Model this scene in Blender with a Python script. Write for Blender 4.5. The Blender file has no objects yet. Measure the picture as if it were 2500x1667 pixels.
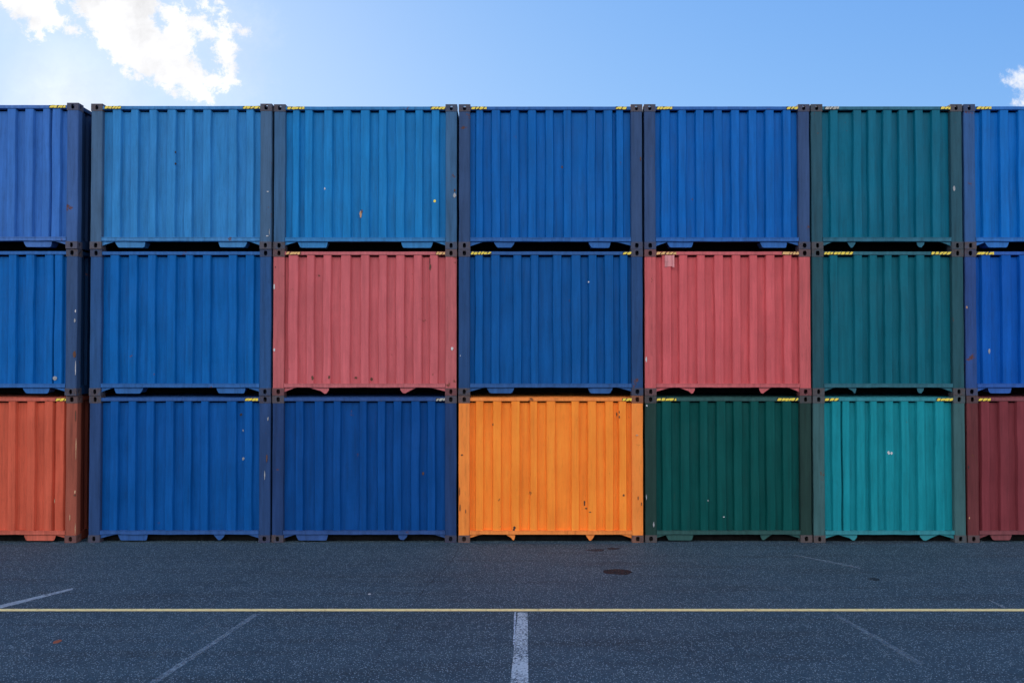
import bpy, math, random
from math import radians, sin, cos, tan, pi
from mathutils import noise, Vector
scene = bpy.context.scene
COL = scene.collection

# ------------------------------------------------------------------ camera
F = 1875.0                       # focal length in photograph pixels (2500 wide)
PITCH = radians(1.0)
H = 2.591                        # container height
def ray(px, py):
    dx = (px - 1250.0) / F; dy = (833.5 - py) / F
    return dx, cos(PITCH) - dy * sin(PITCH), sin(PITCH) + dy * cos(PITCH)
def slope(py):
    r = ray(1250, py); return r[2] / r[1]
DIST = 3 * H / (slope(254.5) - slope(1324.5))
CAMZ = -slope(1324.5) * DIST
cam_data = bpy.data.cameras.new('camera'); cam = bpy.data.objects.new('camera', cam_data); COL.objects.link(cam)
cam_data.sensor_width = 36.0; cam_data.lens = 36.0 * F / 2500.0
cam_data.clip_start = 0.1; cam_data.clip_end = 3000
cam.location = (0, -DIST, CAMZ); cam.rotation_euler = (radians(90) + PITCH, 0, 0)
scene.camera = cam
def at(px, py, Y=0.0):
    """point of the vertical plane y = Y seen at a photo pixel -> (x, z)"""
    r = ray(px, py); t = (DIST + Y) / r[1]
    return r[0] * t, CAMZ + r[2] * t
def ground_at(px, py):
    r = ray(px, py); t = -CAMZ / r[2]
    return r[0] * t, -DIST + r[1] * t

# ------------------------------------------------------------------ light
SUN_AZ = radians(-29.0)          # measured from +Y (away from the camera) towards -X
SUN_EL = radians(17.5)
scene.view_settings.view_transform = 'Standard'
scene.view_settings.look = 'None'
scene.view_settings.gamma = 1.0
scene.view_settings.exposure = 0.35
sun_dir = Vector((sin(SUN_AZ) * cos(SUN_EL), cos(SUN_AZ) * cos(SUN_EL), sin(SUN_EL)))
sd = bpy.data.lights.new('sun', 'SUN'); sd.energy = 3.2; sd.angle = radians(0.5); sd.color = (1.0, 0.94, 0.86)
sun = bpy.data.objects.new('sun', sd); COL.objects.link(sun)
sun.rotation_euler = sun_dir.to_track_quat('Z', 'Y').to_euler()

world = bpy.data.worlds.new('World'); scene.world = world; world.use_nodes = True
wt = world.node_tree; wt.nodes.clear()
class N:
    """tiny node-graph helper"""
    def __init__(s, tree): s.t = tree
    def new(s, typ, **kw):
        n = s.t.nodes.new(typ)
        for k, v in kw.items(): setattr(n, k, v)
        return n
    def put(s, sock, v):
        if isinstance(v, bpy.types.NodeSocket): s.t.links.new(v, sock)
        else: sock.default_value = v
    def math(s, op, a, b=0.0, c=0.0, clamp=False):
        n = s.new('ShaderNodeMath', operation=op, use_clamp=clamp)
        s.put(n.inputs[0], a); s.put(n.inputs[1], b); s.put(n.inputs[2], c)
        return n.outputs[0]
    def vmath(s, op, a, b=(0, 0, 0)):
        n = s.new('ShaderNodeVectorMath', operation=op)
        s.put(n.inputs[0], a); s.put(n.inputs[1], b)
        return n.outputs['Value'] if op in ('DISTANCE', 'LENGTH', 'DOT_PRODUCT') else n.outputs[0]
    def noise(s, vec, scale, detail=4.0, rough=0.55, dist=0.0):
        n = s.new('ShaderNodeTexNoise')
        s.put(n.inputs['Vector'], vec); n.inputs['Scale'].default_value = scale
        n.inputs['Detail'].default_value = detail; n.inputs['Roughness'].default_value = rough
        n.inputs['Distortion'].default_value = dist
        return n.outputs['Fac']
    def rng(s, v, a, b, c=0.0, d=1.0, smooth=False):
        n = s.new('ShaderNodeMapRange', clamp=True)
        if smooth: n.interpolation_type = 'SMOOTHSTEP'
        s.put(n.inputs[0], v)
        for i, x in enumerate((a, b, c, d)): n.inputs[i + 1].default_value = x
        return n.outputs[0]
    def mix(s, f, a, b, mode='MIX'):
        n = s.new('ShaderNodeMix', data_type='RGBA', blend_type=mode)
        s.put(n.inputs[0], f); s.put(n.inputs[6], c4(a)); s.put(n.inputs[7], c4(b))
        return n.outputs[2]
    def combine(s, x, y, z):
        n = s.new('ShaderNodeCombineXYZ'); s.put(n.inputs[0], x); s.put(n.inputs[1], y); s.put(n.inputs[2], z)
        return n.outputs[0]
def c4(c):
    return c if isinstance(c, bpy.types.NodeSocket) else (c[0], c[1], c[2], 1.0)

g = N(wt)
sky = g.new('ShaderNodeTexSky', sky_type='NISHITA')
sky.sun_disc = False; sky.sun_elevation = SUN_EL; sky.sun_rotation = SUN_AZ
sky.air_density = 1.0; sky.dust_density = 0.4; sky.ozone_density = 1.0; sky.altitude = 0
gen = g.new('ShaderNodeTexCoord').outputs['Generated']
sx = g.new('ShaderNodeSeparateXYZ'); wt.links.new(gen, sx.inputs[0])
dx_, dy_, dz_ = sx.outputs
front = g.math('GREATER_THAN', dy_, 0.15)
ysafe = g.math('MAXIMUM', dy_, 0.15)
uv = g.combine(g.math('DIVIDE', dx_, ysafe), g.math('DIVIDE', dz_, ysafe), 0.0)
def sky_uv(px, py):
    r = ray(px, py); return (r[0] / r[1], r[2] / r[1], 0.0)
warp = g.new('ShaderNodeTexNoise'); wt.links.new(uv, warp.inputs['Vector'])
warp.inputs['Scale'].default_value = 34; warp.inputs['Detail'].default_value = 5; warp.inputs['Roughness'].default_value = 0.62
wv = g.vmath('SUBTRACT', warp.outputs['Color'], (0.5, 0.5, 0.5))
wv = g.vmath('MULTIPLY', wv, (0.030, 0.030, 0.0))
uvw = g.vmath('ADD', uv, wv)
def union(blobs, src):
    acc = None
    for (px, py, r) in blobs:
        d = g.math('SUBTRACT', g.vmath('DISTANCE', src, sky_uv(px, py)), r / F)
        acc = d if acc is None else g.math('SMOOTH_MIN', acc, d, 0.009)
    return acc
BL = [(222,5,42),(262,40,48),(330,10,62),(285,85,50),(350,95,72),(300,125,34),(358,152,42),(410,60,44),(412,120,58),(420,170,46),
      (455,190,40),(478,215,30),(505,236,18),(452,58,24),(490,64,22),(518,80,18),(546,88,22),(550,118,22),(552,150,23),(556,178,20),(540,70,10),
      (522,200,22),(548,214,10),(580,204,9),(500,10,14),(518,24,9),(546,32,7),(574,70,6),(600,77,6),(534,4,11),(340,190,14),(310,178,11),
      (60,8,40),(104,22,44),(86,52,30),(132,42,22),(97,95,12),(172,66,12),(188,76,8),(18,-4,20),(0,-60,60),(150,-70,60),(300,-90,90),(450,-60,45)]
HO = [(325,183,7),(384,48,11),(380,36,8),(392,62,8),(484,84,13),(500,108,13),(508,132,15),(522,158,15),(538,176,8),(446,2,12),(478,24,10),(510,50,10),(158,22,16),(170,46,13),(185,70,9),(150,0,10),(318,172,7)]
RI = [(2500,192,26),(2472,197,15),(2452,201,6),(2506,250,22),(2478,252,10),(2540,210,50)]
dpos = union(BL, uvw); dneg = union(HO, uvw)
dmain = g.math('MAXIMUM', dpos, g.math('MULTIPLY', dneg, -1.0))
fine = g.math('ADD', g.math('MULTIPLY', g.math('SUBTRACT', g.noise(uv, 130, 7, 0.8), 0.5), 0.024), g.math('MULTIPLY', g.math('SUBTRACT', g.noise(uv, 42, 7, 0.72, 0.6), 0.53), 0.040))
m1 = g.rng(g.math('ADD', dmain, fine), 0.007, -0.007, 0, 1, True)
m2 = g.math('MULTIPLY', g.rng(g.math('ADD', union(RI, uvw), fine), 0.004, -0.012, 0, 1, True), 0.8)
haze_c = g.math('MULTIPLY', g.rng(g.math('ADD', dpos, g.math('MULTIPLY', fine, 2.0)), 0.06, -0.01, 0, 1, True), 0.16)
veil = g.math('MULTIPLY', g.rng(g.vmath('DISTANCE', uv, sky_uv(170, 290)), 0.17, 0.01, 0, 1, True), g.rng(g.noise(uv, 7, 4), 0.2, 0.7, 0.30, 0.62))
cm = g.math('MAXIMUM', g.math('MAXIMUM', m1, m2), g.math('MAXIMUM', haze_c, veil))
cm = g.math('MULTIPLY', cm, front)
# broken cumulus, unseen, added behind the camera to light the container fronts
bn = g.noise(gen, 2.6, 6, 0.6, 0.4)
back = g.rng(dy_, 0.05, -0.35, 0, 1, True)
up = g.rng(dz_, 0.08, 0.30, 0, 1, True)
bm_ = g.math('MULTIPLY', g.math('MULTIPLY', g.rng(bn, 0.40, 0.56, 0, 1, True), back), up)
bm_ = g.math('MULTIPLY', bm_, g.rng(dz_, 0.80, 0.55, 0, 1, True))
# soft shoulder so that the sky round the sun keeps its colour
SA, SK = (7.0, 8.1, 10.0), (2.4, 2.2, 1.55)
den = g.vmath('ADD', sky.outputs[0], SK)
skyc = g.vmath('MULTIPLY', g.vmath('DIVIDE', sky.outputs[0], den), SA)
sp3 = g.new('ShaderNodeSeparateXYZ'); wt.links.new(skyc, sp3.inputs[0])
deep = [g.math('MULTIPLY', g.math('POWER', g.math('MULTIPLY', sp3.outputs[i], 1/7.874), p), 7.874*k) for i, (p, k) in enumerate(((1.68, 0.965), (1.45, 0.965), (1.05, 0.965)))]
skyc = g.combine(*deep)
shade = g.rng(g.noise(uvw, 11, 5, 0.6), 0.34, 0.62, 6.5, 9.0)
cloudc = g.combine(shade, shade, g.math('MULTIPLY', shade, 1.02))
c1 = g.mix(cm, skyc, cloudc)
c2 = g.mix(bm_, c1, (27.0, 26.0, 24.5))
bg = g.new('ShaderNodeBackground'); wt.links.new(c2, bg.inputs['Color']); bg.inputs['Strength'].default_value = 0.1
wo = g.new('ShaderNodeOutputWorld'); wt.links.new(bg.outputs[0], wo.inputs['Surface'])

# ------------------------------------------------------------------ mesh helpers
class MB:
    def __init__(s): s.v = []; s.f = []; s.m = []
    def face(s, pts, m=0):
        i = len(s.v); s.v += [tuple(p) for p in pts]; s.f.append(list(range(i, i + len(pts)))); s.m.append(m)
    def box(s, x0, x1, y0, y1, z0, z1, m=0):
        i = len(s.v)
        s.v += [(x0,y0,z0),(x1,y0,z0),(x1,y1,z0),(x0,y1,z0),(x0,y0,z1),(x1,y0,z1),(x1,y1,z1),(x0,y1,z1)]
        for f in ((0,1,5,4),(1,2,6,5),(2,3,7,6),(3,0,4,7),(4,5,6,7),(3,2,1,0)):
            s.f.append([i + k for k in f]); s.m.append(m)
    def prism(s, pts, y0, y1, m=0):
        """pts: (x,z) outline extruded from y0 (front) to y1"""
        n = len(pts); i = len(s.v)
        s.v += [(x, y0, z) for x, z in pts] + [(x, y1, z) for x, z in pts]
        s.f.append([i + k for k in range(n)]); s.m.append(m)
        s.f.append([i + n + k for k in reversed(range(n))]); s.m.append(m)
        for k in range(n):
            l = (k + 1) % n
            s.f.append([i + k, i + n + k, i + n + l, i + l]); s.m.append(m)
    def grid(s, rows, m=0):
        """rows: list of lists of points"""
        i = len(s.v); w = len(rows[0])
        for r in rows: s.v += [tuple(p) for p in r]
        for a in range(len(rows) - 1):
            for b in range(w - 1):
                s.f.append([i + a*w + b, i + a*w + b + 1, i + (a+1)*w + b + 1, i + (a+1)*w + b]); s.m.append(m)
    def build(s, name, mats, parent=None, recalc=True, bevel=0.0):
        me = bpy.data.meshes.new(name); me.from_pydata(s.v, [], s.f)
        if not isinstance(mats, (list, tuple)): mats = [mats]
        for mm in mats: me.materials.append(mm)
        for p, mi in zip(me.polygons, s.m): p.material_index = mi
        me.validate(); me.update()
        if recalc:
            import bmesh
            b = bmesh.new(); b.from_mesh(me); bmesh.ops.recalc_face_normals(b, faces=b.faces); b.to_mesh(me); b.free()
        o = bpy.data.objects.new(name, me); COL.objects.link(o)
        if parent: o.parent = parent
        if bevel:
            bv = o.modifiers.new('bevel', 'BEVEL'); bv.width = bevel; bv.segments = 2; bv.limit_method = 'ANGLE'; bv.angle_limit = radians(50)
        return o

# ------------------------------------------------------------------ materials
def principled(name):
    m = bpy.data.materials.new(name); m.use_nodes = True; m.node_tree.nodes.clear()
    q = N(m.node_tree); b = q.new('ShaderNodeBsdfPrincipled'); o = q.new('ShaderNodeOutputMaterial')
    q.t.links.new(b.outputs[0], o.inputs['Surface'])
    return m, q, b
def scl(c, k): return tuple(max(0.0, min(1.0, x * k)) for x in c)
def mixc(a, b, f): return tuple(a[i] * (1 - f) + b[i] * f for i in range(3))
def paint(name, col, seed, wear=0.3, rust=0.25, dirt=0.3, rough=0.5):
    m, q, b = principled(name)
    tc = q.new('ShaderNodeTexCoord').outputs['Object']
    mp = q.new('ShaderNodeMapping'); q.t.links.new(tc, mp.inputs[0]); mp.inputs['Location'].default_value = (seed * 3.71, seed * 1.3, seed * 2.17)
    v = mp.outputs[0]
    str_ = q.vmath('MULTIPLY', v, (1.0, 1.0, 0.07))
    streak = q.noise(str_, 13, 5, 0.65)
    streak2 = q.noise(q.vmath('MULTIPLY', v, (1.0, 1.0, 0.16)), 38, 3, 0.6)
    cloud = q.noise(v, 1.7, 4, 0.6)
    grain = q.noise(v, 95, 2, 0.6)
    c = q.mix(q.rng(cloud, 0.3, 0.7), scl(col, 0.90), scl(col, 1.08))
    faded = mixc(scl(col, 1.5), (0.30, 0.32, 0.34), 0.015)
    c = q.mix(q.math('MULTIPLY', q.rng(streak, 0.48, 0.75), 0.55 * wear / 0.3 if wear < 0.3 else 0.6), c, faded)
    dk = mixc(scl(col, 0.55), (0.018, 0.020, 0.022), 0.25)
    c = q.mix(q.math('MULTIPLY', q.rng(streak, 0.46, 0.26), 0.65 * dirt / 0.3), c, dk)
    c = q.mix(q.math('MULTIPLY', q.rng(streak2, 0.55, 0.76), 1.4 * min(dirt, 0.28)), c, dk)
    c = q.mix(q.math('MULTIPLY', q.rng(grain, 0.35, 0.7), 0.16), c, scl(col, 1.5))
    # rust: blotches where two noises agree, with a darker core
    rn = q.math('MULTIPLY', q.noise(v, 7.5, 7, 0.72), q.noise(v, 2.1, 2))
    th = 0.445 - 0.19 * rust
    rmask = q.rng(rn, th, th + 0.03)
    c = q.mix(q.math('MULTIPLY', rmask, 0.85), c, q.mix(q.rng(grain, 0.4, 0.65), (0.085, 0.030, 0.016), (0.17, 0.07, 0.035)))
    run = q.math('MULTIPLY', q.rng(q.noise(q.vmath('MULTIPLY', v, (1.0, 1.0, 0.10)), 26, 4, 0.7), 0.62, 0.74), q.rng(q.noise(v, 2.4, 3), 0.52, 0.68))
    c = q.mix(q.math('MULTIPLY', run, 0.25 + 0.5 * rust), c, mixc(scl(col, 0.35), (0.10, 0.045, 0.022), 0.6))
    # hairline scratches
    sc = q.noise(q.vmath('MULTIPLY', v, (1.0, 1.0, 0.35)), 60, 6, 0.8, 1.5)
    c = q.mix(q.math('MULTIPLY', q.rng(sc, 0.69, 0.72), 0.5 * wear / 0.3), c, mixc(scl(col, 1.6), (0.5, 0.5, 0.5), 0.35))
    q.t.links.new(c, b.inputs['Base Color'])
    q.t.links.new(q.math('ADD', q.rng(cloud, 0.3, 0.7, rough - 0.06, rough + 0.10), q.math('MULTIPLY', rmask, 0.35), clamp=True), b.inputs['Roughness'])
    b.inputs['Specular IOR Level'].default_value = 0.10
    bu = q.new('ShaderNodeBump'); bu.inputs['Strength'].default_value = 0.25; bu.inputs['Distance'].default_value = 0.01
    q.t.links.new(q.math('ADD', q.noise(q.vmath('MULTIPLY', v, (1, 1, 0.35)), 6, 4), q.math('MULTIPLY', q.noise(v, 70, 3), 0.12)), bu.inputs['Height'])
    q.t.links.new(bu.outputs[0], b.inputs['Normal'])
    return m
def plain(name, col, rough=0.7, var=0.4, scale=40):
    m, q, b = principled(name)
    tc = q.new('ShaderNodeTexCoord').outputs['Object']
    n = q.noise(tc, scale, 4, 0.65)
    q.t.links.new(q.mix(q.rng(n, 0.3, 0.7), scl(col, 1 - var), scl(col, 1 + var)), b.inputs['Base Color'])
    b.inputs['Roughness'].default_value = rough
    return m
def cast_mat(name, col, seed):
    m, q, b = principled(name)
    tc = q.vmath('ADD', q.new('ShaderNodeTexCoord').outputs['Object'], (seed * 1.7, seed * .9, seed * 2.3))
    n1 = q.noise(tc, 9, 6, 0.7); n2 = q.noise(tc, 45, 4, 0.7)
    rust = q.mix(q.rng(n2, 0.35, 0.65), (0.032, 0.022, 0.024), (0.095, 0.062, 0.058))
    c = q.mix(q.rng(n1, 0.44, 0.60), rust, mixc(scl(col, 0.5), (0.060, 0.055, 0.062), 0.75))
    oi = q.new('ShaderNodeObjectInfo').outputs['Random']
    c = q.mix(q.rng(oi, 0.0, 1.0, 0.0, 0.55), c, scl(col, 0.35))
    c = q.mix(q.rng(q.math('FRACT', q.math('MULTIPLY', oi, 7.3)), 0.3, 1.0, 0.0, 0.5), c, (0.10, 0.075, 0.075))
    q.t.links.new(c, b.inputs['Base Color']); b.inputs['Roughness'].default_value = 0.75
    bu = q.new('ShaderNodeBump'); bu.inputs['Strength'].default_value = 0.5; bu.inputs['Distance'].default_value = 0.006
    q.t.links.new(n2, bu.inputs['Height']); q.t.links.new(bu.outputs[0], b.inputs['Normal'])
    return m
M_BLACK = plain('black_tape', (0.018, 0.017, 0.016), 0.6)
M_YELLOW = plain('yellow_tape', (0.88, 0.62, 0.05), 0.5, 0.22, 55)
M_GOLD = plain('worn_gold_tape', (0.72, 0.40, 0.14), 0.6, 0.4, 60)
M_WORN = plain('worn_white_tape', (0.42, 0.40, 0.33), 0.6, 0.5, 60)
M_RUST = plain('rust_brown', (0.11, 0.045, 0.025), 0.85, 0.6, 90)
M_TAN = plain('primer_tan', (0.50, 0.27, 0.15), 0.8, 0.4, 60)
M_DARK = plain('dark_scuff', (0.03, 0.018, 0.018), 0.8, 0.4, 60)
M_PALE = plain('pale_scuff', (0.55, 0.52, 0.52), 0.7, 0.3, 60)
M_STEEL = plain('bare_steel', (0.30, 0.30, 0.31), 0.5, 0.3, 60)
M_UNDER = plain('underfloor_black', (0.007, 0.0065, 0.0065), 0.9, 0.4, 10)

M_UNDER.node_tree.nodes['Principled BSDF'].inputs['Specular IOR Level'].default_value = 0.03
# ------------------------------------------------------------------ container data, read off the photograph
# column edges (left, right) at mid height
EDGE = [(-248, 192), (220, 661.5), (666.5, 1114.5), (1120, 1569), (1574.5, 1979.3), (1983.7, 2353), (2358, 2730)]
ROWY = [(254.5, 610.5), (610.5, 966), (966, 1324.5)]          # row bounds
MIDY = 790
RIBS = {
 (0,0): [-213,-170,-127,-84,-40,(24,43),(67,86),(110,126),(133,152)],
 (0,1): [(276,295),(321,338),(365,382),(409,429),(453,470),(497,515),(559,578),(602,619)],
 (0,2): [(715,729),(744,761),(791,810),(838,855),(881,901),(925,943),(967,987),(1014,1031),(1054,1071)],
 (0,3): [(1163,1178),(1201,1220),(1248,1266),(1290,1308),(1333,1350),(1377,1394),(1435,1453),(1475,1495),(1506,1521)],
 (0,4): [(1615,1635),(1657,1675),(1700,1718),(1745,1763),(1786,1805),(1829,1847),(1870,1890),(1913,1931)],
 (0,5): [(2028,2046),(2085,2103),(2121,2140),(2158,2178),(2196,2216),(2236,2254),(2277,2296)],
 (0,6): [(2399,2419),(2443,2463),(2488,2507),2530,2573,2616,2660],
 (1,0): [-213,-170,-127,-84,-40,(25,43),(67,86),(113,132),(137,155)],
 (1,1): [(269,289),(314,333),(361,379),(408,428),(453,470),(495,513),(558,577),(600,619)],
 (1,2): [(704,726),(749,766),(789,807),(832,854),(881,900),(925,943),(967,986),(1010,1029),(1050,1068)],
 (1,3): [(1161,1178),(1200,1219),(1254,1272),(1297,1314),(1351,1370),(1396,1417),(1438,1456),(1477,1497),(1515,1532)],
 (1,4): [(1618,1638),(1659,1678),(1703,1721),(1746,1766),(1789,1808),(1831,1849),(1871,1891),(1915,1933)],
 (1,5): [(2028,2046),(2087,2105),(2124,2142),(2161,2178),(2199,2218),(2239,2258),(2279,2297)],
 (1,6): [(2399,2420),(2448,2470),(2492,2511),2534,2577,2620,2664],
 (2,0): [-213,-170,-127,-84,-40,(21,38),(67,85),(109,128),(137,156)],
 (2,1): [(268,286),(312,330),(356,373),(403,421),(447,465),(490,507),(553,575),(596,614)],
 (2,2): [(722,739),(768,788),(814,830),(878,894),(922,939),(961,979),(1004,1023),(1044,1062)],
 (2,3): [(1162,1179),(1204,1223),(1249,1268),(1295,1311),(1335,1355),(1396,1413),(1436,1455),(1479,1497),(1512,1529)],
 (2,4): [(1618,1639),(1663,1684),(1710,1728),(1751,1772),(1793,1812),(1834,1853),(1872,1892),(1912,1933)],
 (2,5): [(2033,2053),(2058,2074),(2092,2112),(2126,2142),(2163,2181),(2201,2219),(2240,2258),(2285,2305)],
 (2,6): [(2397,2416),(2442,2463),(2485,2504),2530,2573,2616,2660],
}
# fork pocket plates: (x0, x1, shape) shape t = trapezoid, r = triangle with its point right, l = point left, v = centred point, s = small stub
TABS = {
 (0,0): [(60,130,'t')], (0,1): [(279,354,'t'),(532,603,'t')], (0,2): [(725,799,'t'),(978,1057,'t')], (0,3): [(1205,1257,'t'),(1436,1492,'t')],
 (0,4): [(1629,1694,'t'),(1857,1924,'t')], (0,5): [(2070,2092,'v'),(2241,2260,'s')], (0,6): [(2407,2467,'t')],
 (1,0): [(56,123,'t')], (1,1): [(276,348,'t'),(526,598,'t')], (1,2): [(752,802,'r'),(976,1020,'l')], (1,3): [(1188,1256,'t'),(1435,1497,'t')],
 (1,4): [(1658,1698,'r'),(1855,1888,'l')], (1,5): [(2070,2093,'r'),(2241,2259,'s')], (1,6): [(2415,2474,'t')],
 (2,0): [(56,135,'t')], (2,1): [(284,358,'t'),(518,547,'v')], (2,2): [(720,800,'t'),(971,994,'s')], (2,3): [(1233,1258,'r'),(1429,1453,'v')],
 (2,4): [(1626,1695,'t'),(1858,1890,'l')], (2,5): [(2045,2095,'r'),(2248,2301,'l')], (2,6): [(2420,2474,'t')],
}
# hazard tape on the top rail: (x0, x1, kind)
TAPE = {
 (0,0): [(126,166,'y')], (0,1): [(257,297,'y'),(594,636,'y')], (0,2): [(701,743,'y'),(1051,1088,'y')], (0,3): [(1150,1188,'y'),(1503,1530,'y')],
 (0,4): [(1603,1641,'y'),(1920,1950,'y')], (0,5): [(2013,2048,'w'),(2296,2322,'y')], (0,6): [(2383,2420,'y')],
 (1,2): [(698,734,'g'),(1064,1086,'g')], (1,3): [(1149,1200,'y'),(1520,1542,'y')], (1,4): [(1601,1651,'g'),(1909,1950,'g')],
 (1,5): [(2011,2083,'y'),(2273,2323,'y')], (1,6): [(2384,2427,'y')],
 (2,0): [(137,166,'y')], (2,1): [(597,630,'y')], (2,2): [(1064,1086,'w')], (2,3): [(1519,1542,'y')],
 (2,4): [(1602,1651,'y'),(1897,1949,'y')], (2,5): [(2011,2047,'y'),(2286,2326,'y')], (2,6): [(2386,2418,'y')],
}
# scars on the paint: (px, py, w, h, material, name)
MARK = {
 (0,1): [(429,372,4,6,M_DARK,'paint_chip'),(429,400,5,6,M_DARK,'paint_chip'),(655,469,6,3,M_PALE,'scuff'),(654,577,7,3,M_PALE,'scuff'),(659,568,2,18,M_STEEL,'scuff')],
 (0,2): [(880,523,7,20,M_TAN,'rust_scar'),(883,516,4,12,M_RUST,'rust_scar'),(1061,490,7,9,M_YELLOW,'paint_chip'),(1110,465,6,7,M_RUST,'rust_scar'),(1110,477,8,14,M_STEEL,'scuff'),(792,460,4,7,M_PALE,'paint_chip')],
 (0,3): [(1374,405,7,8,M_RUST,'rust_scar'),(1564,388,4,12,M_RUST,'rust_scar')],
 (0,5): [(2329,460,6,14,M_STEEL,'scuff')],
 (1,0): [(189,865,8,20,M_RUST,'rust_scar'),(187,783,5,10,M_STEEL,'scuff'),(189,900,2,40,M_PALE,'scuff'),(189,760,3,8,M_PALE,'scuff')],
 (1,2): [(776,672,6,5,M_RUST,'rust_scar'),(1050,652,6,18,M_RUST,'rust_scar'),(1049,638,2,22,M_DARK,'scuff'),(1104,851,7,10,M_PALE,'scuff'),(668,854,6,9,M_PALE,'scuff'),
         (762,922,6,14,M_RUST,'rust_scar'),(803,921,7,9,M_RUST,'rust_scar'),(867,922,7,7,M_RUST,'rust_scar'),(905,926,8,9,M_RUST,'rust_scar'),(672,652,3,4,M_DARK,'paint_chip'),(668,700,4,14,M_PALE,'scuff')],
 (1,3): [(1437,688,4,5,M_PALE,'paint_chip'),(1124,868,3,3,M_PALE,'paint_chip')],
 (1,4): [(1578,877,5,13,M_PALE,'scuff')],
 (1,6): [(2417,857,5,14,M_STEEL,'scuff'),(2360,750,4,8,M_TAN,'scuff')],
 (2,0): [(189,1200,5,9,M_TAN,'rust_scar'),(189,1208,6,5,M_RUST,'rust_scar'),(190,1090,2,60,M_TAN,'scuff'),(188,1290,2,30,M_TAN,'scuff'),(172,1262,3,16,M_TAN,'scuff'),(134,1222,2,10,M_TAN,'scuff'),(186,1015,3,26,M_RUST,'rust_scar')],
 (2,1): [(584,1013,7,7,M_DARK,'scuff'),(590,1121,7,9,M_STEEL,'scuff'),(589,1052,3,6,M_STEEL,'paint_chip'),(651,1118,4,22,M_RUST,'rust_scar'),(654,1022,4,10,M_STEEL,'scuff'),(646,1160,3,24,M_STEEL,'scuff')],
 (2,2): [(1032,1157,6,9,M_RUST,'rust_scar')],
 (2,3): [(1203,1036,2.5,7,M_DARK,'paint_chip'),(1507,1012,3,10,M_RUST,'stencil_mark'),(1512,1006,3,7,M_RUST,'stencil_mark'),(1512,1018,4,8,M_RUST,'stencil_mark'),(1428,1230,4.5,14,M_DARK,'rust_scar'),(1433,1243,9,4,M_DARK,'rust_scar'),
         (1441,1250,7,3,M_RUST,'rust_scar'),(1256,1288,8,7,M_DARK,'rust_scar'),(1254,1293,7,6,M_DARK,'rust_scar'),(1523,1209,5,6,M_RUST,'rust_scar'),(1128,1110,6,4,M_RUST,'rust_scar'),
         (1122,1200,2.5,26,M_DARK,'scuff'),(1123,1240,3,18,M_DARK,'scuff'),(1137,1248,2,12,M_RUST,'scuff'),(1558,1215,2,10,M_RUST,'scuff'),(1566,1230,2,10,M_DARK,'scuff'),(1555,1062,8,4,M_TAN,'scuff')],
 (2,4): [(1768,1262,5,3,M_PALE,'paint_chip'),(1576,990,6,5,M_PALE,'scuff'),(1573,1213,3,14,M_STEEL,'scuff'),(1596,1280,4,14,M_STEEL,'scuff'),(1729,1222,3,5,M_STEEL,'paint_chip')],
 (2,5): [(2170,1105,8,9,M_PALE,'scuff'),(2177,1106,6,8,M_PALE,'scuff'),(2014,1150,4,4,M_PALE,'paint_chip')],
 (2,6): [(2364,1140,3,8,M_DARK,'rust_scar'),(2366,1264,3,6,M_TAN,'paint_chip')],
}
# paint colours (linear albedo), solved against the photograph
PAINT = {
 (0,0):(0.0353,0.1381,0.4147),(0,1):(0.0272,0.1937,0.4454),(0,2):(0.0081,0.1732,0.4240),(0,3):(0.0010,0.0998,0.3406),(0,4):(0.0010,0.1054,0.3755),(0,5):(0.0010,0.1178,0.1851),(0,6):(0.0010,0.1317,0.4374),
 (1,0):(0.0015,0.1036,0.3483),(1,1):(0.0010,0.1003,0.3303),(1,2):(0.5206,0.1107,0.1186),(1,3):(0.0018,0.0800,0.2712),(1,4):(0.5548,0.0983,0.1041),(1,5):(0.0024,0.1074,0.1463),(1,6):(0.0010,0.0826,0.3679),
 (2,0):(0.5322,0.0937,0.0497),(2,1):(0.0010,0.0729,0.2738),(2,2):(0.0010,0.0531,0.2154),(2,3):(0.97,0.245,0.030),(2,4):(0.0010,0.0643,0.0582),(2,5):(0.006,0.212,0.250),(2,6):(0.1818,0.0330,0.0408),
}
POSTGREY = {(0,1):0.45,(0,2):0.40,(0,3):0.45,(0,4):0.45,(0,5):0.35,(1,0):0.45,(1,1):0.3,(1,3):0.3,(1,5):0.3,(1,6):0.35,(2,0):0.35,(2,1):0.35,(2,2):0.3,(2,3):0.12,(2,4):0.4,(2,5):0.5,(2,6):0.25,(1,2):0.15,(1,4):0.12,(0,0):0.25,(0,6):0.35}
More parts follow.
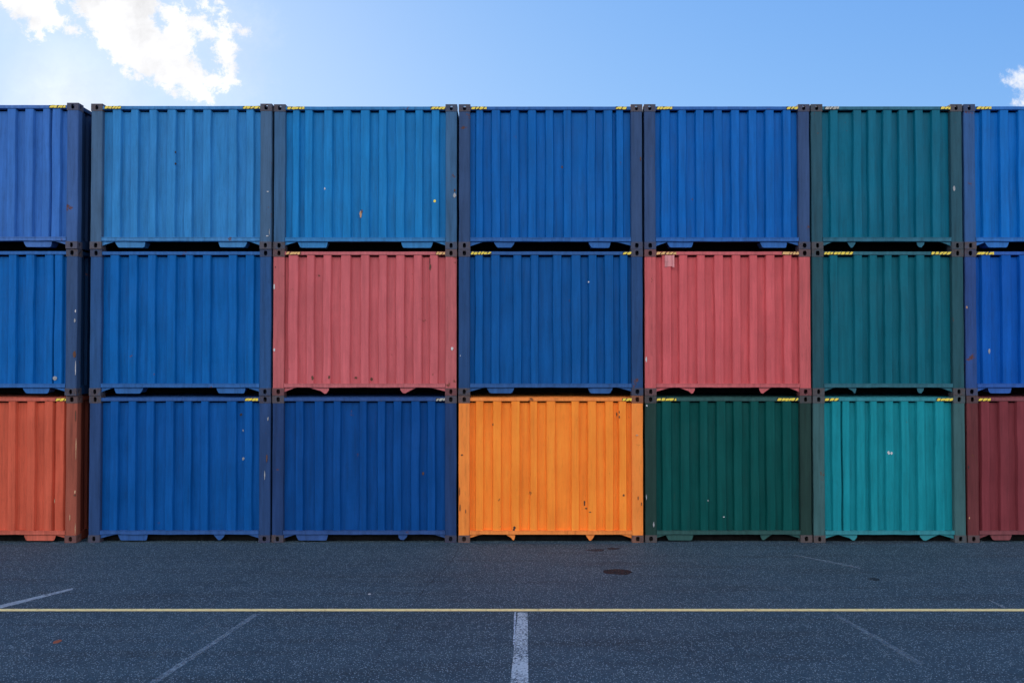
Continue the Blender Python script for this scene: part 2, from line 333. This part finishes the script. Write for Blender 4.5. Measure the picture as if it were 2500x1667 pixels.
LABEL = {
 (0,0):"violet-tinged blue container cut by the left frame edge, topmost of the leftmost stack",
 (0,1):"palest blue container, topmost of the stack right of the wide gap",
 (0,2):"sky-blue top-row container with a tan rust scar, on a pinkish red container",
 (0,3):"blue container topmost of the stack that stands on the orange container",
 (0,4):"plain blue container on a pinkish red one, left of the top blue-green container",
 (0,5):"blue-green container in the top row, between two blue containers",
 (0,6):"blue container cut by the right frame edge, topmost of the rightmost stack",
 (1,0):"blue container with a round pale stud, on top of the brick-red container",
 (1,1):"blue container without hazard tape, in the middle of the all-blue stack",
 (1,2):"pinkish red container with dark rust spots along its lower edge and bent fork plates",
 (1,3):"dark blue container standing on top of the bright orange container",
 (1,4):"pinkish red container with a small bracket hanging at its top left corner",
 (1,5):"dull blue-green container in the middle row, on top of the bright turquoise container",
 (1,6):"deep blue container cut by the right frame edge, standing on the dark maroon container",
 (2,0):"brick-red container on the ground with a scraped rusty post, at the left edge",
 (2,1):"dark blue container on the ground at the foot of the all-blue stack",
 (2,2):"dark blue container on the ground between another blue container and the orange one",
 (2,3):"bright orange container with dark rust scars, standing on the ground",
 (2,4):"dark bottle-green container on the ground between the orange and the turquoise container",
 (2,5):"bright turquoise container with a small white scuff, standing on the ground",
 (2,6):"dark maroon container on the ground, cut by the right frame edge",
}
DEPTH = 6.058
POSTW = 0.197; CASTH = 0.130; CASTD = 0.165
HEAD_T, HEAD_B = 0.040, 0.100     # header below the container top
RAIL_T, RAIL_B = 0.205, 0.141     # bottom rail above the container base
RIBY, VALY = 0.016, 0.082         # depth of rib crest and valley behind the post face

def plate_with_hole(mb, origin, eu, ev, en, hu, hv, ru, rv, th, hole=True, m=0):
    """rectangular plate (half sizes hu, hv) with an oval hole, thickness th along -en"""
    o, eu, ev, en = Vector(origin), Vector(eu), Vector(ev), Vector(en)
    if not hole:
        for d in (0, th):
            mb.face([o - en*d + eu*a*hu + ev*b*hv for a, b in ((-1,-1),(1,-1),(1,1),(-1,1))], m)
        return
    n = 16; outer = []; inner = []
    for k in range(n):
        a = 2*pi*(k + 0.5)/n; c, s = cos(a), sin(a)
        q = max(abs(c), abs(s)); outer.append((c/q*hu, s/q*hv))
        p = 3.2; rr = (abs(c)**p + abs(s)**p) ** (-1/p)
        inner.append((c*rr*ru, s*rr*rv))
    # snap outer points nearest the corners
    for sx_ in (-1, 1):
        for sy_ in (-1, 1):
            k = min(range(n), key=lambda i: (outer[i][0]-sx_*hu)**2 + (outer[i][1]-sy_*hv)**2)
            outer[k] = (sx_*hu, sy_*hv)
    P = lambda uvp, d: o - en*d + eu*uvp[0] + ev*uvp[1]
    for k in range(n):
        l = (k+1) % n
        mb.face([P(outer[k],0),P(outer[l],0),P(inner[l],0),P(inner[k],0)], m)
        mb.face([P(outer[k],th),P(outer[l],th),P(inner[l],th),P(inner[k],th)], m)
        mb.face([P(inner[k],0),P(inner[l],0),P(inner[l],th),P(inner[k],th)], m)

def casting(root, xc, yc, zc, sgn, frontface, top, mat, rnd):
    """hollow corner casting with its oval apertures; sgn = +1 right side; frontface = -1 front, +1 rear"""
    mb = MB(); w, d, h = POSTW + 0.008, CASTD, CASTH
    X, Y, Z = (1,0,0), (0,1,0), (0,0,1)
    th = 0.024
    c = Vector((xc, yc, zc))
    ar = rnd.uniform(-0.004, 0.004)
    plate_with_hole(mb, c + Vector((0, frontface*d/2, 0)), X, Z, (0, frontface, 0), w/2, h/2, 0.031 + ar, 0.043, th)
    plate_with_hole(mb, c + Vector((0, -frontface*d/2, 0)), X, Z, (0, -frontface, 0), w/2, h/2, 0, 0, th, False)
    plate_with_hole(mb, c + Vector((sgn*w/2, 0, 0)), Y, Z, (sgn, 0, 0), d/2, h/2, 0.026, 0.040, th)
    plate_with_hole(mb, c + Vector((-sgn*w/2, 0, 0)), Y, Z, (-sgn, 0, 0), d/2, h/2, 0, 0, th, False)
    s = 1 if top else -1
    plate_with_hole(mb, c + Vector((0, 0, s*h/2)), X, Y, (0, 0, s), w/2, d/2, 0.034, 0.052, th)
    plate_with_hole(mb, c + Vector((0, 0, -s*h/2)), X, Y, (0, 0, -s), w/2, d/2, 0, 0, th, False)
    return mb.build('corner_casting', mat, root)

def wob(x, z, s, a):
    return (noise.noise(Vector((x*1.3 + s*7.1, z*0.9, s))) ) * a

def blob(cx, cz, w, h, rnd, n=11):
    return [(cx + cos(2*pi*k/n)*w/2*rnd.uniform(0.6, 1.15), cz + sin(2*pi*k/n)*h/2*rnd.uniform(0.7, 1.15)) for k in range(n)]

def container(r, c):
    rnd = random.Random(r*31 + c*7 + 5)
    seed = r*7 + c + 1
    Lp, Rp = EDGE[c]; yt, yb = ROWY[r]
    x0, _ = at(Lp, MIDY); x1, _ = at(Rp, MIDY)
    zb = (2 - r) * H
    xc = (x0 + x1)/2; W = x1 - x0; hw = W/2
    yoff = rnd.uniform(-0.008, 0.012)
    if c == 0: yoff = [-0.075, -0.055, -0.015][r]
    if c == 1 and r == 0: yoff = -0.025
    root = bpy.data.objects.new('shipping_container', None); COL.objects.link(root)
    root.empty_display_size = 0.5
    root.location = (xc, yoff, zb)
    root['label'] = LABEL[(r, c)]; root['category'] = 'shipping container'; root['group'] = 'shipping containers stacked three high'
    col = PAINT[(r, c)]
    if True:
        worn = (r, c) in ((2,3),(1,2),(2,0),(2,5))
        mp = paint('panel_paint', col, seed, wear=0.3 if not worn else 0.34, rust=0.0 if not worn else 0.06, dirt=0.22 if (r, c) not in ((2, 3), (1, 2), (1, 4)) else 0.13)
        pg = POSTGREY.get((r, c), 0.3)
        lum = 0.5*col[1] + 0.25*col[0] + 0.25*col[2]
        pc = mixc(col, (lum*0.34 + 0.020, lum*0.33 + 0.015, lum*0.27 + 0.009), min(0.7, pg*1.25))
        mpost = paint('post_paint', scl(pc, 0.86) if (r, c) not in ((2, 3), (1, 2), (1, 4)) else pc, seed + 40, wear=0.4, rust=0.30 if not worn else (0.10 if c == 3 else 0.34), dirt=0.32, rough=0.55)
        mrail = paint('rail_paint', mixc(col, (0.20, 0.19, 0.19), 0.14), seed + 80, wear=0.4, rust=0.25, dirt=0.3)
        mside = paint('shaded_side_paint', mixc(scl(col, 0.42), (0.02, 0.02, 0.02), 0.35), seed + 120, wear=0.2, rust=0.3, dirt=0.35, rough=0.7)  # side paint darkened so its colour carries the shade of the gaps
        mcast = cast_mat('casting_rust', col, seed)
    ix = hw - POSTW                     # inner edge of the posts
    # ---- front end panel
    ytop = yt + 18
    prof = [(-ix - 0.01, VALY)]
    def X(px): return at(px, ytop)[0] - xc
    spans = []
    for q in RIBS[(r, c)]:
        a, b_ = (q, q + 19) if not isinstance(q, tuple) else q
        spans.append((X(a), X(b_)))
    sl = 0.020
    for a, b_ in spans:
        a2 = max(a - sl, prof[-1][0] + 0.012)
        prof += [(a2, VALY), (a, RIBY), (b_, RIBY), (b_ + sl, VALY)]
    prof.append((ix + 0.01, VALY))
    # soften the folds: add a point either side of every fold
    zlo, zhi = RAIL_T - 0.02, H - HEAD_B + 0.012
    nz = 18
    rows = []
    bulge = rnd.uniform(0.004, 0.010)
    ptsx = []
    for k, (x, y) in enumerate(prof):
        if 0 < k < len(prof)-1:
            xa, ya = prof[k-1]; xb, yb_ = prof[k+1]
            e = 0.006
            la = max(1e-4, math.hypot(x-xa, y-ya)); lb = max(1e-4, math.hypot(xb-x, yb_-y))
            e1 = min(e, la*0.4); e2 = min(e, lb*0.4)
            ptsx += [(x + (xa-x)/la*e1, y + (ya-y)/la*e1), (x + (xb-x)/lb*e2, y + (yb_-y)/lb*e2)]
        else: ptsx.append((x, y))
    VT = zhi - 0.040                    # valleys stop short of the header: the dark slots
    for j in range(nz + 1):
        z = zlo + (zhi - zlo)*j/nz
        edge = min(1.0, 6*min(j, nz - j)/nz)
        row = []
        for (x, y) in ptsx:
            dxw = wob(x*2.2, z*1.1, seed, 0.011) * (0.4 + 0.6*edge)
            dyw = (wob(x*1.7 + 9, z*1.3, seed + 3, 0.022)) * edge
            if abs(x) > ix: dxw = 0; dyw = 0
            zz = z
            if j == nz and y > RIBY + 0.5*(VALY - RIBY): zz = VT
            row.append((x + dxw, y + max(-0.008, dyw), zz))
        rows.append(row)
    mb = MB(); mb.grid(rows)
    panel = mb.build('end_panel', mp, root, recalc=False)
    def surf(xl):
        for k in range(len(prof)-1):
            if prof[k][0] <= xl <= prof[k+1][0]:
                return min(prof[k][1], prof[k+1][1]) if abs(prof[k][1]-prof[k+1][1]) > 1e-5 else prof[k][1]
        return 0.0
    # ---- top header rail and bottom rail
    mb = MB()
    def rail(z0, z1, y0, y1, n=26, amp=0.004):
        ring = []
        for k in range(n + 1):
            x = -ix + 0.003 + (2*ix - 0.006)*k/n
            dz = wob(x*2.5, z0, seed + 5, amp); dy = wob(x*2.0, z1 + 4, seed + 6, amp)
            ch = 0.006
            ring.append([(x, y0 + dy + ch, z0 + dz), (x, y0 + dy, z0 + dz + ch), (x, y0 + dy, z1 + dz*0.6 - ch), (x, y0 + dy + ch, z1 + dz*0.6), (x, y1, z1), (x, y1, z0), (x, y0 + dy + ch, z0 + dz)])
        mb.grid(ring)
    rail(H - HEAD_B, H - HEAD_T, 0.004, 0.10)
    mb.build('top_rail', mrail, root)
    mb = MB(); rail(RAIL_B, RAIL_T, 0.003, 0.09, amp=0.006)
    # lip on the lower rail
    mb.box(-ix + 0.002, ix - 0.002, -0.003, 0.02, RAIL_T - 0.004, RAIL_T + 0.008)
    mb.build('bottom_rail', mrail, root)
    # ---- corner posts (front and rear)
    def post(cx, y0, y1, sd):
        mb = MB(); n = 22; ch = 0.010; w = POSTW/2
        z0, z1 = CASTH + 0.001, H - CASTH - 0.001; rr = []
        for k in range(n + 1):
            z = z0 + (z1 - z0)*k/n
            e = min(1.0, 8*min(k, n-k)/n)
            a = wob(z*1.4, sd, seed + 11, 0.006)*e; b_ = wob(z*1.4 + 30, sd, seed + 12, 0.006)*e
            fy = wob(z*1.1 + 50, sd, seed + 13, 0.006)*e
            rr.append([(cx-w+a, y1, z), (cx-w+a, y0+ch+fy, z), (cx-w+ch+a, y0+fy, z), (cx+w-ch+b_, y0+fy, z), (cx+w+b_, y0+ch+fy, z), (cx+w+b_, y1, z), (cx-w+a, y1, z)])
        mb.grid(rr)
        return mb.build('corner_post', mpost, root)
    for s in (-1, 1):
        post(s*(hw - POSTW/2), 0.0, 0.13, s)
        post(s*(hw - POSTW/2), DEPTH - 0.13, DEPTH, s + 9)
    # ---- castings
    for s in (-1, 1):
        for (yc, ff) in ((CASTD/2 - 0.005, -1), (DEPTH - CASTD/2 + 0.005, 1)):
            for top in (False, True):
                zc = CASTH/2 + 0.003 if not top else H - CASTH/2 - 0.003
                o = casting(root, s*(hw - POSTW/2), yc, zc, s, ff, top, mcast, rnd)
    # ---- side walls, rear wall, roof, floor and cross members
    for s in (-1, 1):
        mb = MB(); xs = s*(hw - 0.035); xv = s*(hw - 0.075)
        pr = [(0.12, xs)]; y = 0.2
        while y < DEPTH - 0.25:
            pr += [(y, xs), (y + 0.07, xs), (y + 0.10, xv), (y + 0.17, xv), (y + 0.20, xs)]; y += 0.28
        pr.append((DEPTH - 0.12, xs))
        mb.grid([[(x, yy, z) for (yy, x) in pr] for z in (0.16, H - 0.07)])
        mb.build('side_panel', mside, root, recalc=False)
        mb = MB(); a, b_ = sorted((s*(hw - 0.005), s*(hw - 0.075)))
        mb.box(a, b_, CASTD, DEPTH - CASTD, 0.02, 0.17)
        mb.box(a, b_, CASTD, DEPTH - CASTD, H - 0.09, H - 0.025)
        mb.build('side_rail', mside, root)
    mb = MB(); mb.box(-hw + 0.09, hw - 0.09, DEPTH - 0.06, DEPTH - 0.03, 0.13, H - 0.04); mb.build('rear_wall', mp, root)
    mb = MB()
    pr = []; y = 0.09
    while y < DEPTH - 0.1:
        pr += [(y, H - 0.045), (y + 0.10, H - 0.045), (y + 0.12, H - 0.03), (y + 0.2, H - 0.03)]; y += 0.22
    mb.grid([[(x, yy, z) for (yy, z) in pr] for x in (-hw + 0.06, hw - 0.06)])
    mb.build('roof', mrail, root, recalc=False)
    mb = MB(); mb.box(-hw + 0.08, hw - 0.08, 0.075, DEPTH - 0.07, 0.145, 0.175)
    if r == 2: mb.box(-hw + POSTW + 0.004, hw - POSTW - 0.004, 0.130, 0.150, 0.012, 0.150)      # black strip added as painted shade under the bottom row
    y = 0.46
    while y < DEPTH - 0.2:
        mb.box(-hw + 0.085, hw - 0.085, y, y + 0.045, 0.03, 0.143); y += 0.29
    mb.build('floor_frame', M_UNDER, root)
    # ---- gusset plates beside the lower castings
    for s in (-1, 1):
        mb = MB(); L = rnd.uniform(0.20, 0.30); dp = rnd.uniform(0.055, 0.075)
        a = s*(ix - 0.001); pts = [(a, RAIL_B + 0.004), (a - s*L, RAIL_B + 0.004), (a - s*L, RAIL_B - 0.004), (a - s*L*0.80, RAIL_B - 0.010),
             (a - s*L*0.45, RAIL_B - dp*0.55), (a - s*L*0.12, RAIL_B - dp*0.95), (a, RAIL_B - dp*1.15)]
        mb.prism(pts, 0.030, 0.042); mb.build('gusset_plate', mrail, root)
    # ---- fork pocket plates
    for (p0, p1, sh) in TABS.get((r, c), []):
        yy = yb - 20
        a = at(p0, yy)[0] - xc; b_ = at(p1, yy)[0] - xc
        if c == 0 and a < -hw + POSTW: continue
        zt = RAIL_B + 0.002; zl = 0.034 + rnd.uniform(-0.004, 0.004); w = b_ - a
        if sh == 't':
            i1, i2 = rnd.uniform(0.03, 0.07), rnd.uniform(0.02, 0.06)
            pts = [(a, zt), (a + i1*0.35, zt - 0.045), (a + i1*0.9, zl + 0.012), (a + i1 + 0.02, zl + 0.001), (b_ - i2 - 0.02, zl), (b_ - i2*0.9, zl + 0.010), (b_ - i2*0.3, zt - 0.045), (b_, zt)]
        elif sh == 'r':
            pts = [(a, zt), (a + w*0.25, zt - 0.03), (a + w*0.60, zt - 0.065), (b_ - w*0.22, zl - 0.002), (b_ - w*0.12, zl + 0.004), (b_ - 0.004, zt - 0.05), (b_, zt)]
        elif sh == 'l':
            pts = [(a, zt), (a + 0.006, zt - 0.05), (a + w*0.16, zl + 0.004), (a + w*0.28, zl - 0.002), (a + w*0.55, zt - 0.06), (b_ - w*0.2, zt - 0.02), (b_, zt)]
        elif sh == 'v':
            pts = [(a, zt), (a + w*0.15, zt - 0.045), (a + w*0.42, zl + 0.002), (a + w*0.52, zl - 0.004), (a + w*0.66, zl + 0.008), (b_ - w*0.1, zt - 0.045), (b_, zt)]
        else:
            pts = [(a, zt), (a + 0.01, zt - 0.06), (a + w*0.25, zl + 0.012), (a + w*0.6, zl + 0.004), (b_ - 0.01, zt - 0.05), (b_, zt)]
        mb = MB(); mb.prism(pts, 0.036, 0.048)
        if sh == 't': mb.prism([(a + 0.03, zt - 0.005), (a + 0.075, zl + 0.02), (b_ - 0.075, zl + 0.02), (b_ - 0.03, zt - 0.005)], 0.048, 0.30)
        mb.build('fork_plate', mrail, root, bevel=0.003)
    # ---- hazard tape
    for (p0, p1, kind) in TAPE.get((r, c), []):
        yy = yt + 9
        a = max(-ix + 0.004, at(p0, yy)[0] - xc); b_ = min(ix - 0.004, at(p1, yy)[0] - xc)
        z0, z1 = H - HEAD_B + 0.004, H - HEAD_T - 0.002
        mb = MB(); n = 9
        up = [(a + (b_-a)*k/n, z1 + rnd.uniform(-0.006, 0.001)) for k in range(n+1)]
        lo = [(a + (b_-a)*k/n, z0 + rnd.uniform(-0.001, 0.008)) for k in range(n, -1, -1)]
        mb.prism(lo + up, -0.0035, 0.005, 0)
        x = a + 0.004
        hh = z1 - z0
        while x < b_ - 0.02:
            sw = rnd.uniform(0.035, 0.065); sk = rnd.uniform(0.014, 0.038)
            jt = lambda v: rnd.uniform(-v, v)
            if kind == 'g' and rnd.random() < 0.25: sw *= 1.8
            q = [(x, z0 + 0.005 + jt(.004)), (x + sw*0.5, z0 + 0.004 + jt(.004)), (min(b_, x + sw), z0 + 0.008 + jt(.006)), (min(b_, x + sw + sk*0.6), z0 + hh*0.55 + jt(.006)), (min(b_, x + sw + sk), z1 - 0.005 + jt(.004)), (min(b_, x + sk), z1 - 0.006 + jt(.005)), (x + sk*0.3, z0 + hh*0.5 + jt(.006))]
            mb.prism(q, -0.006, -0.0030, 1)
            x += sw + rnd.uniform(0.008, 0.024)
        second = {'y': M_YELLOW, 'g': M_GOLD, 'w': M_WORN}[kind]
        mb.build('hazard_tape', [M_BLACK if kind != 'g' else M_RUST, second], root)
    # ---- scars, chips and scuffs at their places
    for (px, py, w, h, mat, nm) in MARK.get((r, c), []):
        xl, zl = at(px, py); xl -= xc; zl -= zb
        k = DIST/F
        y = surf(xl) if abs(xl) < ix else 0.0
        yd = 0.0
        if abs(xl) < ix: yd = max(-0.008, wob(xl*1.7 + 9, zl*1.3, seed + 3, 0.022))
        else: yd = -0.003
        xl = max(-hw + 0.006 + w*k/2, min(hw - 0.006 - w*k/2, xl))
        mb = MB(); mb.prism(blob(xl, zl, w*k*0.9, h*k*0.95, rnd), y + yd - 0.006, y + yd + 0.008)
        mb.build(nm, mat, root)
    # ---- the pale round stud and the hanging bracket
    if (r, c) == (1, 0):
        xl, zl = at(138, 923); xl -= xc; zl -= zb; y = surf(xl)
        mb = MB(); R = 0.036
        mb.prism([(xl + cos(2*pi*k/18)*R, zl + sin(2*pi*k/18)*R) for k in range(18)], y - 0.014, y + 0.01)
        mb.prism([(xl + 0.006 + cos(2*pi*k/12)*R*0.4, zl + 0.004 + sin(2*pi*k/12)*R*0.4) for k in range(12)], y - 0.02, y - 0.012)
        mb.build('stud', M_STEEL, root, bevel=0.003)
    if (r, c) == (1, 4):
        xa, zt = at(1623, 623); xb, _ = at(1646, 623); _, zl = at(1630, 652); xa -= xc; xb -= xc; zl -= zb; zt -= zb
        mb = MB()
        mb.box(xa, xa + 0.045, -0.004, 0.012, zl, zt); mb.box(xb - 0.035, xb, -0.016, 0.012, zl - 0.006, zt)
        mb.box(xa + 0.045, xb - 0.035, 0.004, 0.011, zl + 0.01, zt - 0.002)
        mb.box(xa - 0.002, xa + 0.06, -0.009, -0.003, (zl+zt)/2 - 0.006, (zl+zt)/2 + 0.006)
        br = mb.build('bracket', paint('bracket_paint', (0.66, 0.26, 0.26), 77, rust=0.3), root, bevel=0.004)
    return root

for r in range(3):
    for c in range(7):
        container(r, c)

# ------------------------------------------------------------------ ground
def asphalt():
    m, q, b = principled('asphalt')
    tc = q.new('ShaderNodeTexCoord').outputs['Object']
    big = q.noise(tc, 0.35, 5, 0.6); mid = q.noise(tc, 3.0, 5, 0.65)
    tyre = q.noise(q.vmath('MULTIPLY', tc, (0.12, 1.3, 1.0)), 2.2, 5, 0.6)
    c = q.mix(q.rng(big, 0.3, 0.7), (0.0150, 0.040, 0.060), (0.028, 0.071, 0.104))
    c = q.mix(q.math('MULTIPLY', q.rng(mid, 0.38, 0.66), 0.6), c, (0.040, 0.078, 0.106))
    c = q.mix(q.math('MULTIPLY', q.rng(tyre, 0.50, 0.66), 0.55), c, (0.013, 0.022, 0.029))
    c = q.mix(q.math('MULTIPLY', q.rng(tyre, 0.46, 0.32), 0.6), c, (0.046, 0.082, 0.108))
    vo = q.new('ShaderNodeTexVoronoi'); q.t.links.new(tc, vo.inputs['Vector']); vo.inputs['Scale'].default_value = 72
    sp = q.new('ShaderNodeSeparateColor'); q.t.links.new(vo.outputs['Color'], sp.inputs[0])
    c = q.mix(q.math('MULTIPLY', q.rng(sp.outputs[0], 0.55, 1.0), 0.55), c, (0.075, 0.13, 0.165))
    c = q.mix(q.math('MULTIPLY', q.rng(sp.outputs[1], 0.6, 1.0), 0.6), c, (0.010, 0.017, 0.026))
    near = q.rng(vo.outputs['Distance'], 0.55, 0.25)
    fleck = q.math('MULTIPLY', q.rng(sp.outputs[2], 0.84, 0.92), near)
    c = q.mix(q.math('MULTIPLY', fleck, 0.8), c, (0.34, 0.44, 0.50))
    q.t.links.new(c, b.inputs['Base Color']); b.inputs['Roughness'].default_value = 0.82
    b.inputs['Specular IOR Level'].default_value = 0.35
    bu = q.new('ShaderNodeBump'); bu.inputs['Strength'].default_value = 0.8; bu.inputs['Distance'].default_value = 0.008
    q.t.links.new(q.math('ADD', q.math('MULTIPLY', vo.outputs['Distance'], -1.0), q.noise(tc, 30, 5, 0.7)), bu.inputs['Height'])
    q.t.links.new(bu.outputs[0], b.inputs['Normal'])
    return m
mb = MB(); mb.face([(-400, -400, 0), (400, -400, 0), (400, 400, 0), (-400, 400, 0)])
gr = mb.build('ground', asphalt()); gr['kind'] = 'structure'; gr['label'] = 'dark speckled asphalt yard in front of the containers'; gr['category'] = 'ground'

def worn_mat(name, col, lo, hi, opacity, sc=30, edge=None):
    """thin road marking worn through to the asphalt"""
    m, q, b = principled(name)
    tc = q.new('ShaderNodeTexCoord').outputs['Object']
    n = q.noise(tc, sc, 6, 0.75); n2 = q.noise(tc, 2.5, 4, 0.6); n3 = q.noise(tc, 110, 3, 0.7)
    q.t.links.new(q.mix(q.rng(n, 0.3, 0.7), scl(col, 0.75), scl(col, 1.15)), b.inputs['Base Color'])
    b.inputs['Roughness'].default_value = 0.75
    a = q.math('ADD', q.math('MULTIPLY', n, 0.6), q.math('ADD', q.math('MULTIPLY', n2, 0.25), q.math('MULTIPLY', n3, 0.15)))
    q.t.links.new(q.math('MULTIPLY', q.rng(a, lo, hi), opacity), b.inputs['Alpha'])
    return m
def sheet(name, pts_px, mat, z, label, jag=0.0, seed=1, world_pts=None, n=40):
    """strip between two photo polylines given as [(left),(right)] rows -> thin sheet on the ground"""
    rnd = random.Random(seed)
    rows = []
    wp = world_pts or [(ground_at(*a), ground_at(*b_)) for a, b_ in pts_px]
    for k in range(len(wp) - 1):
        (a0, b0), (a1, b1) = wp[k], wp[k+1]
        for j in range(n + (1 if k == len(wp) - 2 else 0)):
            t = j / n
            A = (a0[0]*(1-t) + a1[0]*t + rnd.uniform(-jag, jag), a0[1]*(1-t) + a1[1]*t + rnd.uniform(-jag, jag))
            B = (b0[0]*(1-t) + b1[0]*t + rnd.uniform(-jag, jag), b0[1]*(1-t) + b1[1]*t + rnd.uniform(-jag, jag))
            rows.append([(A[0], A[1], z), (B[0], B[1], z)])
    mb = MB(); mb.grid(rows); o = mb.build(name, mat, recalc=False)
    for p in o.data.polygons:
        if p.normal.z < 0: o.data.flip_normals(); break
    o['kind'] = 'structure'; o['label'] = label; o['category'] = 'road marking'
    return o
yA, yB = ground_at(1250, 1487.0)[1], ground_at(1250, 1492.8)[1]
sheet('yellow_line', None, worn_mat('yellow_line_paint', (0.97, 0.74, 0.32), 0.33, 0.44, 1.0, 22), 0.009,
      'long narrow pale yellow line painted right across the asphalt', 0.0015, 2, [((-30, yA), (-30, yB)), ((30, yA), (30, yB))], 1400)
MW = worn_mat('white_line_paint', (0.40, 0.49, 0.55), 0.41, 0.52, 0.95, 34)
sheet('white_line', [((1264, 1495), (1288, 1495)), ((1256, 1570), (1289, 1570)), ((1246, 1667), (1290, 1667)), ((1222, 1900), (1293, 1900))], MW, 0.0045,
      'wide worn white stripe running from the yellow line towards the viewer', 0.003, 3, n=60)
sheet('white_line', [((1255, 1495), (1260, 1495)), ((1254, 1545), (1258, 1545)), ((1252, 1575), (1256, 1575))], worn_mat('flaked_white_paint', (0.5, 0.62, 0.75), 0.46, 0.52, 0.9, 45), 0.0085,
      'thin flaking strip along the left edge of the wide white stripe', 0.002, 4, n=40)
MF = worn_mat('faded_line_paint', (0.20, 0.28, 0.34), 0.34, 0.60, 0.75, 20)
MF2 = worn_mat('very_faded_line_paint', (0.12, 0.18, 0.22), 0.42, 0.66, 0.6, 16)
sheet('white_line', [((-180, 1520), (-180, 1532)), ((178, 1435), (178, 1439.5))], worn_mat('faded_short_paint', (0.32, 0.40, 0.46), 0.30, 0.5, 0.85, 20), 0.0045,
      'faded white line slanting up from the left frame edge behind the yellow line', 0.004, 5)
sheet('white_line', [((618, 1499), (634, 1499)), ((515, 1568), (532, 1568)), ((362, 1667), (384, 1667)), ((150, 1800), (180, 1800))], MF, 0.0045,
      'faded white line slanting from the yellow line down to the bottom edge left of centre', 0.004, 6)
sheet('white_line', [((535, 1505), (552, 1505)), ((450, 1555), (470, 1555)), ((330, 1622), (356, 1622))], MF2, 0.0045,
      'barely visible ghost line beside the longer faded slanting line', 0.006, 7)
sheet('white_line', [((2030, 1500), (2044, 1500)), ((2135, 1560), (2155, 1560)), ((2240, 1622), (2262, 1622))], worn_mat('ghost_paint', (0.15, 0.22, 0.27), 0.34, 0.58, 0.7, 16), 0.0045,
      'faint ghost line slanting down to the right in front of the yellow line', 0.006, 8)
sheet('white_line', [((1935, 1353), (1935, 1356)), ((2020, 1368), (2020, 1373)), ((2100, 1384), (2100, 1389))], worn_mat('ghost_paint_far', (0.16, 0.22, 0.27), 0.32, 0.56, 0.7, 12), 0.0045,
      'faint ghost line near the foot of the green containers', 0.006, 9)
sheet('white_line', [((2415, 1464), (2415, 1467)), ((2452, 1480), (2452, 1485))], worn_mat('chalk_paint', (0.35, 0.42, 0.45), 0.42, 0.6, 0.9, 26), 0.0045,
      'short pale chalky scratch near the right frame edge behind the yellow line', 0.005, 10)
# cracks
def crack(pts, w, label, seed, strength=0.8):
    rnd = random.Random(seed); P = [ground_at(*p) for p in pts]
    wp = []
    for k in range(len(P) - 1):
        for j in range(14):
            t = j/14; x = P[k][0]*(1-t) + P[k+1][0]*t + rnd.uniform(-0.012, 0.012); y = P[k][1]*(1-t) + P[k+1][1]*t
            ww = w*rnd.uniform(0.4, 1.2); wp.append(((x - ww, y), (x + ww, y)))
    sheet('crack', None, worn_mat('crack_dark', (0.012, 0.013, 0.015), 0.36, 0.56, strength, 14), 0.0045, label, 0.0, seed, wp, 1)['category'] = 'crack'
crack([(1121, 1336), (1103, 1370), (1065, 1408), (1031, 1444), (1004, 1484)], 0.008, 'thin dark crack slanting through the asphalt behind the yellow line', 21, 0.55)
crack([(990, 1502), (950, 1560), (905, 1640), (885, 1690)], 0.010, 'thin dark crack slanting through the asphalt in front of the yellow line', 22, 0.28)
# stains
def stain(px, py, w, h, label, seed, col=(0.007, 0.009, 0.013), op=0.75, name='stain', z=0.0042):
    rnd = random.Random(seed); cx, cy = ground_at(px, py)
    ax = ground_at(px + w/2, py)[0] - cx; ay = (ground_at(px, py - h/2)[1] - ground_at(px, py + h/2)[1])/2
    mb = MB(); n = 28
    rr = [1 + 0.16*noise.noise(Vector((cos(2*pi*k/n)*1.5, sin(2*pi*k/n)*1.5, seed*3.3)))*2 for k in range(n)]
    mb.face([(cx + cos(2*pi*k/n)*ax*rr[k], cy + sin(2*pi*k/n)*ay*rr[k], z) for k in range(n)])
    o = mb.build(name, worn_mat('stain_' + name, col, 0.22, 0.42, op, 9), recalc=False)
    o['kind'] = 'structure'; o['label'] = label; o['category'] = 'stain'
stain(1508, 1396, 68, 14, 'dark oval oil stain on the asphalt in front of the green container', 31)
stain(1456, 1343, 46, 6, 'thin dark stain close to the foot of the orange container', 32, op=0.5)
stain(1496, 1339, 32, 5, 'small dark stain close to the gap between the orange and the green container', 33, op=0.6)
stain(2136, 1414, 26, 7, 'small dark blot on the asphalt in front of the turquoise container', 34, op=0.55)
stain(140, 1566, 16, 10, 'small rusty orange fleck on the asphalt at the lower left', 35, (0.36, 0.10, 0.04), 0.8, 'rust_fleck')
stain(902, 1450, 7, 3, 'tiny white fleck on the asphalt behind the yellow line', 36, (0.6, 0.6, 0.58), 1.0, 'white_fleck')
